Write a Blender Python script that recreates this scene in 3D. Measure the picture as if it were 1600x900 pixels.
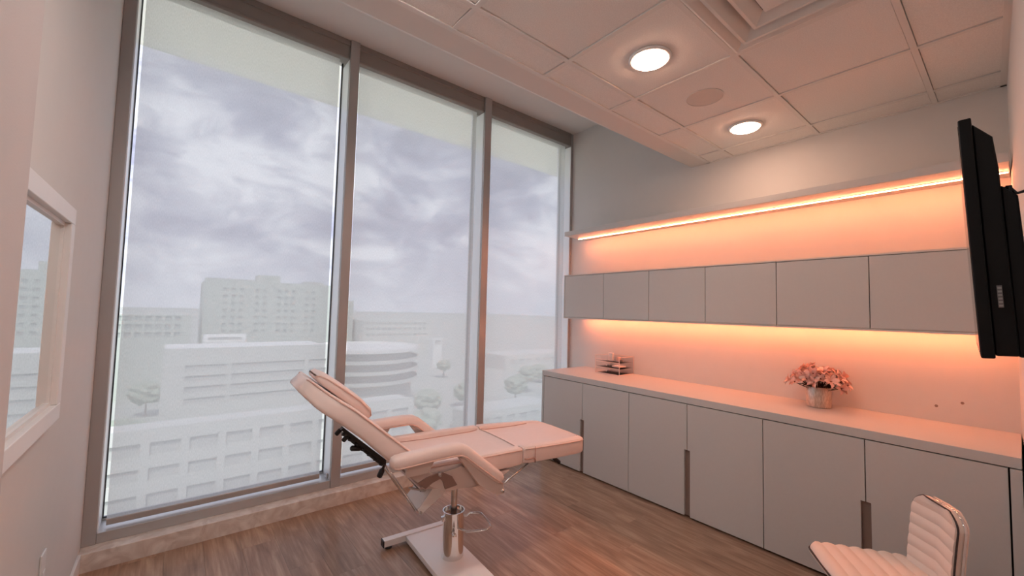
import bpy, bmesh, math, random
from mathutils import Vector, Matrix
random.seed(7)
for o in list(bpy.data.objects): bpy.data.objects.remove(o)
SC = bpy.context.scene
COL = SC.collection

# ------------------------------------------------------------------ camera
F_PX, YAW, PITCH, ROLL = 644.9, 39.1138, 3.1696, 1.4286
cam_data = bpy.data.cameras.new('camera'); cam = bpy.data.objects.new('camera', cam_data); COL.objects.link(cam)
cam_data.sensor_width = 36.0; cam_data.lens = F_PX / 1600.0 * 36.0; cam_data.clip_start = 0.02; cam_data.clip_end = 5000
ya, pi_, ro = math.radians(YAW), math.radians(PITCH), math.radians(ROLL)
fwd = Vector((math.sin(ya)*math.cos(pi_), math.cos(ya)*math.cos(pi_), math.sin(pi_)))
r0 = Vector((math.cos(ya), -math.sin(ya), 0)); u0 = r0.cross(fwd)
rr = r0*math.cos(ro) + u0*math.sin(ro); uu = -r0*math.sin(ro) + u0*math.cos(ro)
M = Matrix((rr, uu, -fwd)).transposed().to_4x4(); M.translation = Vector((-3.636, -3.3623, 1.4812))
cam.matrix_world = M
SC.camera = cam

# ------------------------------------------------------------------ sky, sun, exposure
SC.view_settings.view_transform = 'Standard'
SC.view_settings.look = 'None'
SC.view_settings.gamma = 1.0
SC.view_settings.use_curve_mapping = False
SC.view_settings.exposure = 0.22
SC.cycles.transparent_max_bounces = 32
SKY_STRENGTH = 1.5
SUN_STRENGTH = 2.2
DOWNLIGHT_STRENGTH = 52.0
LED_STRENGTH = 84.0

world = bpy.data.worlds.new('sky'); SC.world = world; world.use_nodes = True
nt = world.node_tree; nt.nodes.clear()
def wn(t, **k):
    n = nt.nodes.new(t)
    for a, b in k.items(): setattr(n, a, b)
    return n
tc = wn('ShaderNodeTexCoord'); mp = wn('ShaderNodeMapping'); mp.inputs['Scale'].default_value = (1, 1, 1.9)
nt.links.new(tc.outputs['Generated'], mp.inputs['Vector'])
nz = wn('ShaderNodeTexNoise'); nz.inputs['Scale'].default_value = 4.6; nz.inputs['Detail'].default_value = 12; nz.inputs['Roughness'].default_value = .60; nz.inputs['Distortion'].default_value = .35
nt.links.new(mp.outputs[0], nz.inputs['Vector'])
rp = wn('ShaderNodeValToRGB')
rp.color_ramp.elements[0].position = .36; rp.color_ramp.elements[0].color = (.31, .31, .45, 1)
rp.color_ramp.elements[1].position = .64; rp.color_ramp.elements[1].color = (1.0, .99, 1.10, 1)
e = rp.color_ramp.elements.new(.48); e.color = (.46, .46, .62, 1)
e = rp.color_ramp.elements.new(.55); e.color = (.66, .66, .80, 1)
nt.links.new(nz.outputs['Fac'], rp.inputs['Fac'])
sx = wn('ShaderNodeSeparateXYZ'); nt.links.new(tc.outputs['Generated'], sx.inputs[0])
hz = wn('ShaderNodeMapRange'); hz.inputs['From Min'].default_value = 0.0; hz.inputs['From Max'].default_value = .16
hz.inputs['To Min'].default_value = .75; hz.inputs['To Max'].default_value = 0.0
nt.links.new(sx.outputs['Z'], hz.inputs['Value'])
mixh = wn('ShaderNodeMix', data_type='RGBA'); mixh.inputs[7].default_value = (.74, .75, .86, 1)
nt.links.new(hz.outputs[0], mixh.inputs[0]); nt.links.new(rp.outputs[0], mixh.inputs[6])
bg = wn('ShaderNodeBackground'); bg.inputs['Strength'].default_value = SKY_STRENGTH
nt.links.new(mixh.outputs[2], bg.inputs['Color'])
wo = wn('ShaderNodeOutputWorld'); nt.links.new(bg.outputs[0], wo.inputs[0])

sun_d = bpy.data.lights.new('sun', 'SUN'); sun_d.energy = SUN_STRENGTH; sun_d.angle = math.radians(12); sun_d.color = (1, .97, .92)
sun = bpy.data.objects.new('sun', sun_d); COL.objects.link(sun); sun.location = (0, -10, 30)
sun.rotation_euler = Vector((.25, .75, -1.1)).to_track_quat('-Z', 'Y').to_euler()

# ------------------------------------------------------------------ helpers
def srgb(r, g, b):
    f = lambda c: (c/255/12.92 if c/255 <= .04045 else ((c/255+.055)/1.055)**2.4)
    return (f(r), f(g), f(b), 1)
def mat(name, color, rough=.5, metal=0.0, var=.04, scale=12.0, bump=0.0, bscale=120.0, stretch=(1, 1, 1), coat=0.0, spec=.5):
    m = bpy.data.materials.new(name); m.use_nodes = True; t = m.node_tree
    b = t.nodes['Principled BSDF']; b.inputs['Roughness'].default_value = rough; b.inputs['Metallic'].default_value = metal
    b.inputs['Specular IOR Level'].default_value = spec; b.inputs['Coat Weight'].default_value = coat
    c = t.nodes.new('ShaderNodeTexCoord'); mpn = t.nodes.new('ShaderNodeMapping'); mpn.inputs['Scale'].default_value = stretch
    t.links.new(c.outputs['Object'], mpn.inputs[0])
    n = t.nodes.new('ShaderNodeTexNoise'); n.inputs['Scale'].default_value = scale; n.inputs['Detail'].default_value = 4
    t.links.new(mpn.outputs[0], n.inputs['Vector'])
    mx = t.nodes.new('ShaderNodeMix'); mx.data_type = 'RGBA'
    mx.inputs[6].default_value = tuple(max(0, x*(1-var)) for x in color[:3]) + (1,)
    mx.inputs[7].default_value = tuple(min(1, x*(1+var)) for x in color[:3]) + (1,)
    t.links.new(n.outputs['Fac'], mx.inputs[0]); t.links.new(mx.outputs[2], b.inputs['Base Color'])
    if bump:
        n2 = t.nodes.new('ShaderNodeTexNoise'); n2.inputs['Scale'].default_value = bscale; n2.inputs['Detail'].default_value = 3
        t.links.new(mpn.outputs[0], n2.inputs['Vector'])
        bp = t.nodes.new('ShaderNodeBump'); bp.inputs['Strength'].default_value = bump; bp.inputs['Distance'].default_value = .002
        t.links.new(n2.outputs['Fac'], bp.inputs['Height']); t.links.new(bp.outputs[0], b.inputs['Normal'])
    return m
def emit_mat(name, color, strength):
    m = bpy.data.materials.new(name); m.use_nodes = True; t = m.node_tree; t.nodes.clear()
    e = t.nodes.new('ShaderNodeEmission'); e.inputs[0].default_value = color; e.inputs[1].default_value = strength
    o = t.nodes.new('ShaderNodeOutputMaterial'); t.links.new(e.outputs[0], o.inputs[0]); return m

class B(object):
    """collects shapes in one bmesh"""
    def __init__(s): s.bm = bmesh.new()
    def box(s, x0, x1, y0, y1, z0, z1):
        v = [s.bm.verts.new(p) for p in ((x0,y0,z0),(x1,y0,z0),(x1,y1,z0),(x0,y1,z0),(x0,y0,z1),(x1,y0,z1),(x1,y1,z1),(x0,y1,z1))]
        for f in ((0,3,2,1),(4,5,6,7),(0,1,5,4),(1,2,6,5),(2,3,7,6),(3,0,4,7)): s.bm.faces.new([v[i] for i in f])
        return s
    def prism(s, pts, axis, a, b):
        """polygon of 2-D points extruded along axis ('x','y','z') from a to b"""
        def P(p, t):
            return (t, p[0], p[1]) if axis == 'x' else (p[0], t, p[1]) if axis == 'y' else (p[0], p[1], t)
        v0 = [s.bm.verts.new(P(p, a)) for p in pts]; v1 = [s.bm.verts.new(P(p, b)) for p in pts]; n = len(pts)
        s.bm.faces.new(v0); s.bm.faces.new(v1[::-1])
        for i in range(n): s.bm.faces.new((v0[i], v1[i], v1[(i+1) % n], v0[(i+1) % n]))
        return s
    def loft(s, rings, closed=False, cap=True):
        R = [[s.bm.verts.new(p) for p in r] for r in rings]; n = len(R[0]); m = len(R)
        for i in range(m if closed else m-1):
            a, b = R[i], R[(i+1) % m]
            for j in range(n): s.bm.faces.new((a[j], a[(j+1) % n], b[(j+1) % n], b[j]))
        if cap and not closed: s.bm.faces.new(R[0][::-1]); s.bm.faces.new(R[-1])
        return s
    def sweep(s, pts, prof, up=(0, 0, 1), closed=False, scales=None):
        """sweep a 2-D profile (side, up) along pts"""
        P = [Vector(p) for p in pts]; up = Vector(up); rings = []; n = len(P)
        for i, p in enumerate(P):
            if closed: d = P[(i+1) % n] - P[i-1]
            else: d = P[min(i+1, n-1)] - P[max(i-1, 0)]
            d.normalize(); q = up if abs(d.dot(up)) < .98 else Vector((0, 1, 0)) if abs(d.y) < .9 else Vector((1, 0, 0))
            side = d.cross(q).normalized(); u2 = side.cross(d); k = scales[i] if scales else 1
            rings.append([p + side*(a*k) + u2*(b*k) for a, b in prof])
        return s.loft(rings, closed)
    def tube(s, pts, r, seg=10, closed=False, scales=None):
        return s.sweep(pts, [(r*math.cos(2*math.pi*k/seg), r*math.sin(2*math.pi*k/seg)) for k in range(seg)], closed=closed, scales=scales)
    def lathe(s, prof, cx=0, cy=0, seg=32, z0=0):
        """profile of (r, z); ends closed when r > 0"""
        rings = [[(cx+r*math.cos(2*math.pi*k/seg), cy+r*math.sin(2*math.pi*k/seg), z0+z) for k in range(seg)] for r, z in prof]
        return s.loft(rings)
    def ball(s, c, r, sub=2, sc=(1, 1, 1)):
        g = bmesh.ops.create_icosphere(s.bm, subdivisions=sub, radius=1)
        for v in g['verts']: v.co = Vector((v.co.x*r*sc[0]+c[0], v.co.y*r*sc[1]+c[1], v.co.z*r*sc[2]+c[2]))
        return s
def obj(name, b, m=None, parent=None, bevel=0.0, seg=2, smooth=False, subsurf=0, **props):
    bm = b.bm if isinstance(b, B) else b
    bmesh.ops.recalc_face_normals(bm, faces=bm.faces[:])
    me = bpy.data.meshes.new(name); bm.to_mesh(me); bm.free()
    o = bpy.data.objects.new(name, me); COL.objects.link(o)
    if m: me.materials.append(m)
    if parent: o.parent = parent
    if smooth:
        for p in me.polygons: p.use_smooth = True
    if subsurf:
        s_ = o.modifiers.new('subsurf', 'SUBSURF'); s_.levels = subsurf; s_.render_levels = subsurf
    if bevel:
        md = o.modifiers.new('bevel', 'BEVEL'); md.width = bevel; md.segments = seg; md.limit_method = 'ANGLE'; md.angle_limit = math.radians(40)
        for p in me.polygons: p.use_smooth = True
        w = o.modifiers.new('wn', 'WEIGHTED_NORMAL'); w.keep_sharp = True
    for k, v in props.items(): o[k] = v
    return o
def smooth_angle(o, deg=35):
    me = o.data; bm = bmesh.new(); bm.from_mesh(me)
    for f in bm.faces: f.smooth = True
    for ed in bm.edges:
        if len(ed.link_faces) == 2 and ed.calc_face_angle(0) > math.radians(deg): ed.smooth = False
    bm.to_mesh(me); bm.free(); return o
def thing(name, label, cat, loc=(0, 0, 0), rz=0, group=None):
    o = bpy.data.objects.new(name, None); COL.objects.link(o); o.location = loc; o.rotation_euler = (0, 0, rz); o.empty_display_size = .1
    return tag(o, label, cat, group)
def tag(o, label, cat, group=None):
    o['label'] = label; o['category'] = cat
    if group: o['group'] = group
    return o
def struct(name, b, m, parent=None, **k):
    o = obj(name, b, m, parent, **k)
    if not parent: o['kind'] = 'structure'
    return o
def share(name, me, parent, loc=(0, 0, 0), rot=(0, 0, 0), scale=(1, 1, 1)):
    o = bpy.data.objects.new(name, me); COL.objects.link(o); o.parent = parent; o.location = loc; o.rotation_euler = rot; o.scale = scale
    return o
def arc(cx, cz, r, a0, a1, n):
    return [(cx + r*math.cos(math.radians(a0+(a1-a0)*i/n)), cz + r*math.sin(math.radians(a0+(a1-a0)*i/n))) for i in range(n+1)]
def rrect(w, h, r, n=4):
    """rounded rectangle profile centred on the origin"""
    p = []
    for cx, cy, a in ((w/2-r, h/2-r, 0), (-w/2+r, h/2-r, 90), (-w/2+r, -h/2+r, 180), (w/2-r, -h/2+r, 270)): p += arc(cx, cy, r, a, a+90, n)
    return p

# ------------------------------------------------------------------ materials
M_WALL = mat('wall_paint', (.70, .68, .65, 1), .75, var=.02, bump=.12, bscale=350)
M_SLAB = mat('slab_paint', (.74, .71, .68, 1), .8, var=.02, bump=.1)
M_SOFFIT = mat('soffit_paint', (.70, .66, .62, 1), .8, var=.02)
M_TILE = mat('mineral_tile', (.80, .77, .73, 1), .9, var=.16, scale=190, bump=.5, bscale=220)
M_TEE = mat('grid_tee_paint', (.74, .71, .67, 1), .5, var=.01)
M_PLENUM = mat('plenum_dark', (.10, .08, .07, 1), .9)
M_WHITE = mat('white_paint', (.80, .78, .76, 1), .4, var=.02)
M_ALU = mat('dark_anodised_frame', srgb(178, 175, 174), .4, .25, var=.03, stretch=(1, 1, .2))
M_SILLALU = mat('sill_frame_metal', srgb(188, 187, 186), .35, .4, var=.03)
M_FASCIA = mat('shade_fascia_metal', srgb(150, 144, 139), .5, .2, var=.03)
M_HEM = mat('hem_bar_metal', srgb(180, 172, 166), .5, .2)
M_LAM = mat('grey_laminate', srgb(208, 205, 201), .42, var=.02, scale=60, bump=.05)
M_LAMEDGE = mat('laminate_edge', srgb(150, 142, 136), .5, var=.02)
M_RECESS = mat('finger_pull_recess', srgb(142, 122, 112), .6, var=.03)
M_DARKGAP = mat('dark_carcass', srgb(70, 58, 52), .8)
M_LEATHER = mat('blush_leather', srgb(242, 220, 212), .42, var=.03, scale=30, bump=.12, bscale=260)
M_PIPING = mat('blush_piping', srgb(226, 188, 174), .45)
M_SEAM = mat('seam_shadow_thread', srgb(196, 150, 136), .6)
M_CHROME = mat('chrome', (.80, .79, .78, 1), .07, 1.0, var=.02)
M_STEELW = mat('white_coated_steel', srgb(248, 243, 240), .3, var=.02)
M_FRAME = mat('shaded_coated_steel', srgb(214, 192, 182), .35, var=.02)  # white steel in shade, the shade put into a taupe colour
M_BRUSH = mat('brushed_steel', (.62, .59, .57, 1), .28, 1.0, var=.1, stretch=(1, 1, 20))
M_BLACK = mat('black_plastic', (.012, .012, .014, 1), .4, var=.1)
M_BROWNST = mat('dark_bracket_steel', srgb(150, 122, 112), .4, .3)
M_TV = mat('tv_plastic', (.0035, .003, .003, 1), .5, var=.1, spec=.2)
M_STOOL = mat('white_leatherette', srgb(240, 222, 210), .45, var=.02, bump=.1, bscale=260)
M_STOOLPIPE = mat('dark_stool_piping', srgb(62, 48, 46), .5)
M_PETAL = mat('pink_petal', srgb(250, 212, 202), .6, var=.12, scale=40)
M_PETALC = mat('flower_centre', srgb(150, 84, 62), .7)
M_LEAFD = mat('dark_foliage', srgb(52, 34, 26), .8)
M_LED = emit_mat('led_strip_glow', (1.0, .28, .12, 1), LED_STRENGTH)
M_LED2 = emit_mat('led_strip_glow_lower', (1.0, .26, .11, 1), LED_STRENGTH*1.0)
M_LEDBODY = mat('led_channel', (.7, .6, .5, 1), .4)
M_LAMP = emit_mat('downlight_glow', (1.0, .60, .42, 1), DOWNLIGHT_STRENGTH)

def fabric_mat():
    m = bpy.data.materials.new('sunscreen_fabric'); m.use_nodes = True; t = m.node_tree; t.nodes.clear()
    c = t.nodes.new('ShaderNodeTexCoord'); mp_ = t.nodes.new('ShaderNodeMapping'); mp_.inputs['Scale'].default_value = (260, 1, 60)
    t.links.new(c.outputs['Object'], mp_.inputs[0])
    n = t.nodes.new('ShaderNodeTexNoise'); n.inputs['Scale'].default_value = 1.0; n.inputs['Detail'].default_value = 2
    t.links.new(mp_.outputs[0], n.inputs['Vector'])
    mr = t.nodes.new('ShaderNodeMapRange'); mr.inputs['To Min'].default_value = .40; mr.inputs['To Max'].default_value = .60
    t.links.new(n.outputs['Fac'], mr.inputs['Value'])
    tr = t.nodes.new('ShaderNodeBsdfTransparent'); tr.inputs[0].default_value = (.50, .50, .51, 1)
    tl = t.nodes.new('ShaderNodeBsdfTranslucent'); tl.inputs[0].default_value = (.64, .64, .63, 1)
    df = t.nodes.new('ShaderNodeBsdfDiffuse'); df.inputs[0].default_value = (.30, .295, .285, 1)
    a = t.nodes.new('ShaderNodeAddShader'); t.links.new(tl.outputs[0], a.inputs[0]); t.links.new(df.outputs[0], a.inputs[1])
    mx = t.nodes.new('ShaderNodeMixShader'); t.links.new(mr.outputs[0], mx.inputs[0]); t.links.new(tr.outputs[0], mx.inputs[1]); t.links.new(a.outputs[0], mx.inputs[2])
    o = t.nodes.new('ShaderNodeOutputMaterial'); t.links.new(mx.outputs[0], o.inputs[0]); return m
def glass_mat(name, tint, refl, rough=0.0):
    m = bpy.data.materials.new(name); m.use_nodes = True; t = m.node_tree; t.nodes.clear()
    tr = t.nodes.new('ShaderNodeBsdfTransparent'); tr.inputs[0].default_value = tint
    gl = t.nodes.new('ShaderNodeBsdfGlossy'); gl.inputs['Roughness'].default_value = rough
    lw = t.nodes.new('ShaderNodeLayerWeight'); lw.inputs['Blend'].default_value = refl
    mx = t.nodes.new('ShaderNodeMixShader'); t.links.new(lw.outputs['Fresnel'], mx.inputs[0]); t.links.new(tr.outputs[0], mx.inputs[1]); t.links.new(gl.outputs[0], mx.inputs[2])
    o = t.nodes.new('ShaderNodeOutputMaterial'); t.links.new(mx.outputs[0], o.inputs[0]); return m
def translucent_mat(name, col):
    m = bpy.data.materials.new(name); m.use_nodes = True; t = m.node_tree; t.nodes.clear()
    tl = t.nodes.new('ShaderNodeBsdfTranslucent'); tl.inputs[0].default_value = col
    df = t.nodes.new('ShaderNodeBsdfDiffuse'); df.inputs[0].default_value = (.3, .3, .28, 1)
    a = t.nodes.new('ShaderNodeAddShader'); t.links.new(tl.outputs[0], a.inputs[0]); t.links.new(df.outputs[0], a.inputs[1])
    o = t.nodes.new('ShaderNodeOutputMaterial'); t.links.new(a.outputs[0], o.inputs[0]); return m
M_FABRIC = fabric_mat()
M_GLASS = glass_mat('window_glass', (.96, .98, .97, 1), .04)
M_ACRYLIC = glass_mat('clear_acrylic', (.985, .97, .965, 1), .04, .05)
M_FRIT = translucent_mat('fritted_glass', (.92, .91, .84, 1))
M_MIRROR = mat('mirror_silver', (.88, .90, .89, 1), .01, 1.0, var=.0)

def wood_mat():
    m = bpy.data.materials.new('oak_vinyl_plank'); m.use_nodes = True; t = m.node_tree; b = t.nodes['Principled BSDF']
    c = t.nodes.new('ShaderNodeTexCoord'); oi = t.nodes.new('ShaderNodeObjectInfo')
    off = t.nodes.new('ShaderNodeVectorMath'); off.operation = 'MULTIPLY_ADD'
    cmb = t.nodes.new('ShaderNodeCombineXYZ')
    for k in range(3): t.links.new(oi.outputs['Random'], cmb.inputs[k])
    off.inputs[1].default_value = (37, 53, 11)
    t.links.new(cmb.outputs[0], off.inputs[0]); t.links.new(c.outputs['Object'], off.inputs[2])
    mp_ = t.nodes.new('ShaderNodeMapping'); mp_.inputs['Scale'].default_value = (1.0, .05, 1.0); t.links.new(off.outputs[0], mp_.inputs[0])
    n1 = t.nodes.new('ShaderNodeTexNoise'); n1.inputs['Scale'].default_value = 60; n1.inputs['Detail'].default_value = 6; n1.inputs['Roughness'].default_value = .6; n1.inputs['Distortion'].default_value = .25
    t.links.new(mp_.outputs[0], n1.inputs['Vector'])
    mp2 = t.nodes.new('ShaderNodeMapping'); mp2.inputs['Scale'].default_value = (1.0, .22, 1.0); t.links.new(off.outputs[0], mp2.inputs[0])
    n2 = t.nodes.new('ShaderNodeTexNoise'); n2.inputs['Scale'].default_value = 9; n2.inputs['Detail'].default_value = 3; n2.inputs['Distortion'].default_value = 1.4
    t.links.new(mp2.outputs[0], n2.inputs['Vector'])
    ad = t.nodes.new('ShaderNodeMath'); ad.operation = 'MULTIPLY_ADD'; ad.inputs[1].default_value = .5
    t.links.new(n2.outputs['Fac'], ad.inputs[0]); 
    hf = t.nodes.new('ShaderNodeMath'); hf.operation = 'MULTIPLY'; hf.inputs[1].default_value = .5; t.links.new(n1.outputs['Fac'], hf.inputs[0]); t.links.new(hf.outputs[0], ad.inputs[2])
    rp_ = t.nodes.new('ShaderNodeValToRGB'); E = rp_.color_ramp.elements
    E[0].position = .32; E[0].color = srgb(130, 100, 81); E[1].position = .68; E[1].color = srgb(194, 165, 141)
    k = E.new(.5); k.color = srgb(164, 132, 109)
    t.links.new(ad.outputs[0], rp_.inputs[0])
    hs = t.nodes.new('ShaderNodeHueSaturation'); mr = t.nodes.new('ShaderNodeMapRange'); mr.inputs['To Min'].default_value = .9; mr.inputs['To Max'].default_value = 1.1
    t.links.new(oi.outputs['Random'], mr.inputs['Value']); t.links.new(mr.outputs[0], hs.inputs['Value']); t.links.new(rp_.outputs[0], hs.inputs['Color'])
    t.links.new(hs.outputs[0], b.inputs['Base Color'])
    b.inputs['Roughness'].default_value = .30
    bp = t.nodes.new('ShaderNodeBump'); bp.inputs['Strength'].default_value = .12; bp.inputs['Distance'].default_value = .001
    t.links.new(n1.outputs['Fac'], bp.inputs['Height']); t.links.new(bp.outputs[0], b.inputs['Normal'])
    return m
M_WOOD = wood_mat()
def stone_mat():
    m = bpy.data.materials.new('limestone_curb'); m.use_nodes = True; t = m.node_tree; b = t.nodes['Principled BSDF']
    c = t.nodes.new('ShaderNodeTexCoord')
    n = t.nodes.new('ShaderNodeTexNoise'); n.inputs['Scale'].default_value = 9; n.inputs['Detail'].default_value = 8; n.inputs['Distortion'].default_value = 1.5
    t.links.new(c.outputs['Object'], n.inputs['Vector'])
    rp_ = t.nodes.new('ShaderNodeValToRGB'); E = rp_.color_ramp.elements
    E[0].position = .36; E[0].color = srgb(204, 190, 180); E[1].position = .66; E[1].color = srgb(234, 226, 218)
    t.links.new(n.outputs['Fac'], rp_.inputs[0]); t.links.new(rp_.outputs[0], b.inputs['Base Color']); b.inputs['Roughness'].default_value = .3
    return m
M_STONE = stone_mat()

# ------------------------------------------------------------------ room shell
XL = -3.973; ZD = 2.846; ZS = 3.634; YB = -4.6; XE = -2.65
struct('wall_right', B().box(0, .15, YB-.15, .25, -.1, 3.9), M_WALL)                     # cabinet wall
struct('wall_left', B().box(XL-.15, XL, YB-.15, .25, -.1, 3.9), M_WALL)
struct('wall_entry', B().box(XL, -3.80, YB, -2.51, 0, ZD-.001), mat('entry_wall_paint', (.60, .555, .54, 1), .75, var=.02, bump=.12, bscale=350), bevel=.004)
struct('wall_television', B().prism([(0, -3.353), (XE, -3.43), (XE, YB), (0, YB)], 'z', 0, ZD-.001), M_WALL)
struct('wall_back', B().box(XL, XE, YB-.15, YB, -.1, 3.9), M_WALL)
struct('ceiling', B().box(XL, 0, -1.7, .25, ZS, ZS+.25), M_SLAB)
struct('trim_1', B().prism([(-.381, ZS), (-1.483, ZD), (-1.632, ZD), (-1.632, ZS)], 'x', XL, 0), M_SOFFIT)
drop = struct('ceiling.001', B().box(XL, 0, YB, -1.633, ZD+.03, ZS+.25), M_PLENUM)
T = .6096; GX = -2.653; G1 = -1.845
xs = [XL, GX-2*T, GX-T, GX, GX+T, GX+2*T, GX+3*T, GX+4*T, 0]
ys = [-1.634, G1, G1-T, G1-2*T, -3.43]
ys2 = [G1-2*T, G1-3*T, G1-4*T, YB]
def tile(x0, x1, y0, y1):
    g = .0138
    return obj('ceiling_tile', B().box(x0+g, x1-g, y0+g, y1-g, ZD+.005, ZD+.021), M_TILE, drop, bevel=.003, seg=1)
tw = T - .0276
proto_tile = None
def add_tile(x0, x1, y0, y1):
    global proto_tile
    if abs(x1-x0-T) < 1e-3 and abs(y1-y0-T) < 1e-3:
        if proto_tile is None:
            proto_tile = obj('ceiling_tile', B().box(-tw/2, tw/2, -tw/2, tw/2, 0, .016), M_TILE, drop, bevel=.003, seg=1)
            proto_tile.location = ((x0+x1)/2, (y0+y1)/2, ZD+.005); return
        c = proto_tile.copy(); COL.objects.link(c); c.location = ((x0+x1)/2, (y0+y1)/2, ZD+.005)
    else: tile(x0, x1, y0, y1)
for i in range(len(xs)-1):
    for j in range(len(ys)-1):
        if abs(xs[i]-(GX+T)) < 1e-6 and j == 2: continue          # the air vent fills this cell
        if j == 3 and xs[i] < XE-.1: continue
        add_tile(xs[i], xs[i+1], ys[j+1], ys[j])
for i in range(3):
    for j in range(3): add_tile(xs[i], xs[i+1], ys2[j+1], ys2[j])
def tee(x0, x1, y0, y1): obj('grid_tee', B().box(x0, x1, y0, y1, ZD-.001, ZD+.03), M_TEE, drop)
w = .0125
for x in xs[1:-1]:
    if x < XE-.1: tee(x-w, x+w, YB, ys[0])
    else: tee(x-w, x+w, -3.42, ys[0])
for y in ys[1:-1]:
    for i in range(len(xs)-1): tee(xs[i]+w, xs[i+1]-w, y-w, y+w)
for y in ys2[1:-1]:
    for i in range(3): tee(xs[i]+w, xs[i+1]-w, y-w, y+w)
obj('wall_angle', B().box(-.022, 0, -3.36, ys[0], ZD-.002, ZD+.03), M_TEE, drop)
obj('wall_angle', B().prism([(0, -3.356), (XE, -3.433), (XE, -3.405), (0, -3.328)], 'z', ZD-.002, ZD+.03), M_TEE, drop)
obj('wall_angle', B().box(XL, 0, -1.66, -1.634, ZD-.002, ZD+.03), M_TEE, drop)

# floor of separate vinyl planks running away from the window
floor = struct('floor', B().box(XL, 0, YB, .25, -.12, -.008), M_DARKGAP)
PW, PL = .1825, 1.22
plank_me = None; ncol = 0; x = XL
while x < -.001:
    x1 = min(x+PW, 0); y = YB - [.0, .42, .81, .2, .63, 1.02][ncol % 6]
    while y < -.11:
        a, b_ = max(y, YB), min(y+PL, -.10)
        if b_-a > .02:
            full = abs(b_-a-PL) < 1e-4 and abs(x1-x-PW) < 1e-4
            if full and plank_me:
                share('plank', plank_me, floor, (x, a, 0))
            else:
                o = obj('plank', B().prism([(.0003, -.008), (.0003, -.0005), (.0010, 0), (x1-x-.0010, 0), (x1-x-.0003, -.0005), (x1-x-.0003, -.008)], 'y', .0003, b_-a-.0003), M_WOOD, floor)
                o.location = (x, a, 0)
                if full: plank_me = o.data
        y += PL
    x += PW; ncol += 1

struct('trim_2', B().box(XL, 0, -.1116, .25, -.05, .0994), M_STONE, bevel=.004)          # stone curb
struct('baseboard_left', B().box(XL, XL+.014, -2.51, -.1116, 0, .105), M_WHITE, bevel=.003)
struct('baseboard_entry', B().box(-3.80, -3.786, YB, -2.51, 0, .105), M_WHITE, bevel=.003)

# curtain wall: mullions, three bays with frame, glass, fritted head panel
Y0, Y1 = -.02, .22
struct('trim_3', B().box(XL, -3.913, Y0, Y1, .0994, ZS), M_ALU, bevel=.003)
struct('trim_4', B().box(-2.649, -2.577, Y0, Y1, .0994, ZS), M_ALU, bevel=.003)
struct('trim_5', B().box(-1.318, -1.238, Y0, Y1, .0994, ZS), M_ALU, bevel=.003)
struct('trim_6', B().box(-.035, 0, 0, Y1, .0994, ZS), M_ALU, bevel=.003)
M_DAYLIT = mat('daylit_side_white', srgb(240, 244, 246), .4, var=.01)  # daylight on mullion and jamb sides, painted as near-white strips
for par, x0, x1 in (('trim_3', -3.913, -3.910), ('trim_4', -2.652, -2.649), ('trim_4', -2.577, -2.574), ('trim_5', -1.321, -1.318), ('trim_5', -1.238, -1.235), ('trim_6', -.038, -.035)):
    obj('daylit_side', B().box(x0, x1, .004, .163, .158, 3.475), M_DAYLIT, bpy.data.objects[par])
bays = [(-3.913, -2.649), (-2.577, -1.318), (-1.238, -.035)]
fab = [(-3.880, -2.713), (-2.553, -1.376), (-1.214, -.088)]
M_GASKET = mat('black_gasket', (.02, .02, .025, 1), .6)
for k, (a, b_) in enumerate(bays):
    f = B()
    f.box(a+.0005, b_-.0005, -.012, .22, .0994, .157)                          # sill rail
    f.box(a, b_, .15, .22, 3.52, ZS)                               # head rail
    f.box(a, a+.005, .165, .215, .157, 3.52); f.box(b_-.005, b_, .165, .215, .157, 3.52)
    f.box(a+.005, b_-.005, .165, .215, .157, .168)
    win = struct('window_%d' % (k+1), f, M_SILLALU, bevel=.002)
    obj('pane', B().box(a+.006, b_-.006, .188, .196, .169, 3.515), M_GLASS, win)
    obj('gasket', B().box(a+.006, a+.010, .17, .187, .168, 3.52).box(b_-.010, b_-.006, .17, .187, .168, 3.52).box(a+.010, b_-.010, .17, .187, .1685, .173), M_GASKET, win)
    obj('spandrel_panel', B().box(a+.004, b_-.004, .226, .236, 3.165, 3.64), M_FRIT, win)
pos = ['in the left window bay beside the left wall', 'in the middle window bay behind the treatment chair', 'in the right window bay beside the cabinets']
for k, (a, b_) in enumerate(fab):
    bl, br = bays[k]
    sh = thing('roller_shade', 'sheer pale grey roller shade drawn down ' + pos[k], 'roller shade', ((a+b_)/2, .05, .16), group='roller shades across the window wall')
    cx = (a+b_)/2
    def L(x): return x-cx
    o = obj('fabric', B().box(L(a), L(b_), -.0004, .0004, .02, 3.37), M_FABRIC, sh)
    bm = bmesh.new(); n = 2
    v = [bm.verts.new(p) for p in ((L(a), 0, .02), (L(b_), 0, .02), (L(b_), 0, 3.37), (L(a), 0, 3.37))]; bm.faces.new(v)
    bpy.data.meshes.remove(o.data)
    o = obj('fabric', bm, M_FABRIC, sh)
    obj('hem_bar', B().sweep([(L(a), 0, .026), (L(b_), 0, .026)], rrect(.012, .036, .005, 3)), M_HEM, sh)
    fz = 3.479-.16
    obj('fascia', B().prism([(.045, fz), (-.045, fz), (-.052, fz+.006), (-.052, fz+.022), (-.047, fz+.026), (-.047, fz+.106), (-.055, fz+.110), (-.055, fz+.1535), (.045, fz+.1535)], 'x', L(bl)+.002, L(br)-.002), M_FASCIA, sh)
    obj('side_bracket', B().box(L(br)-.016, L(br)-.006, -.02, .03, .005, .035), M_SILLALU, sh, bevel=.002)

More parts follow.
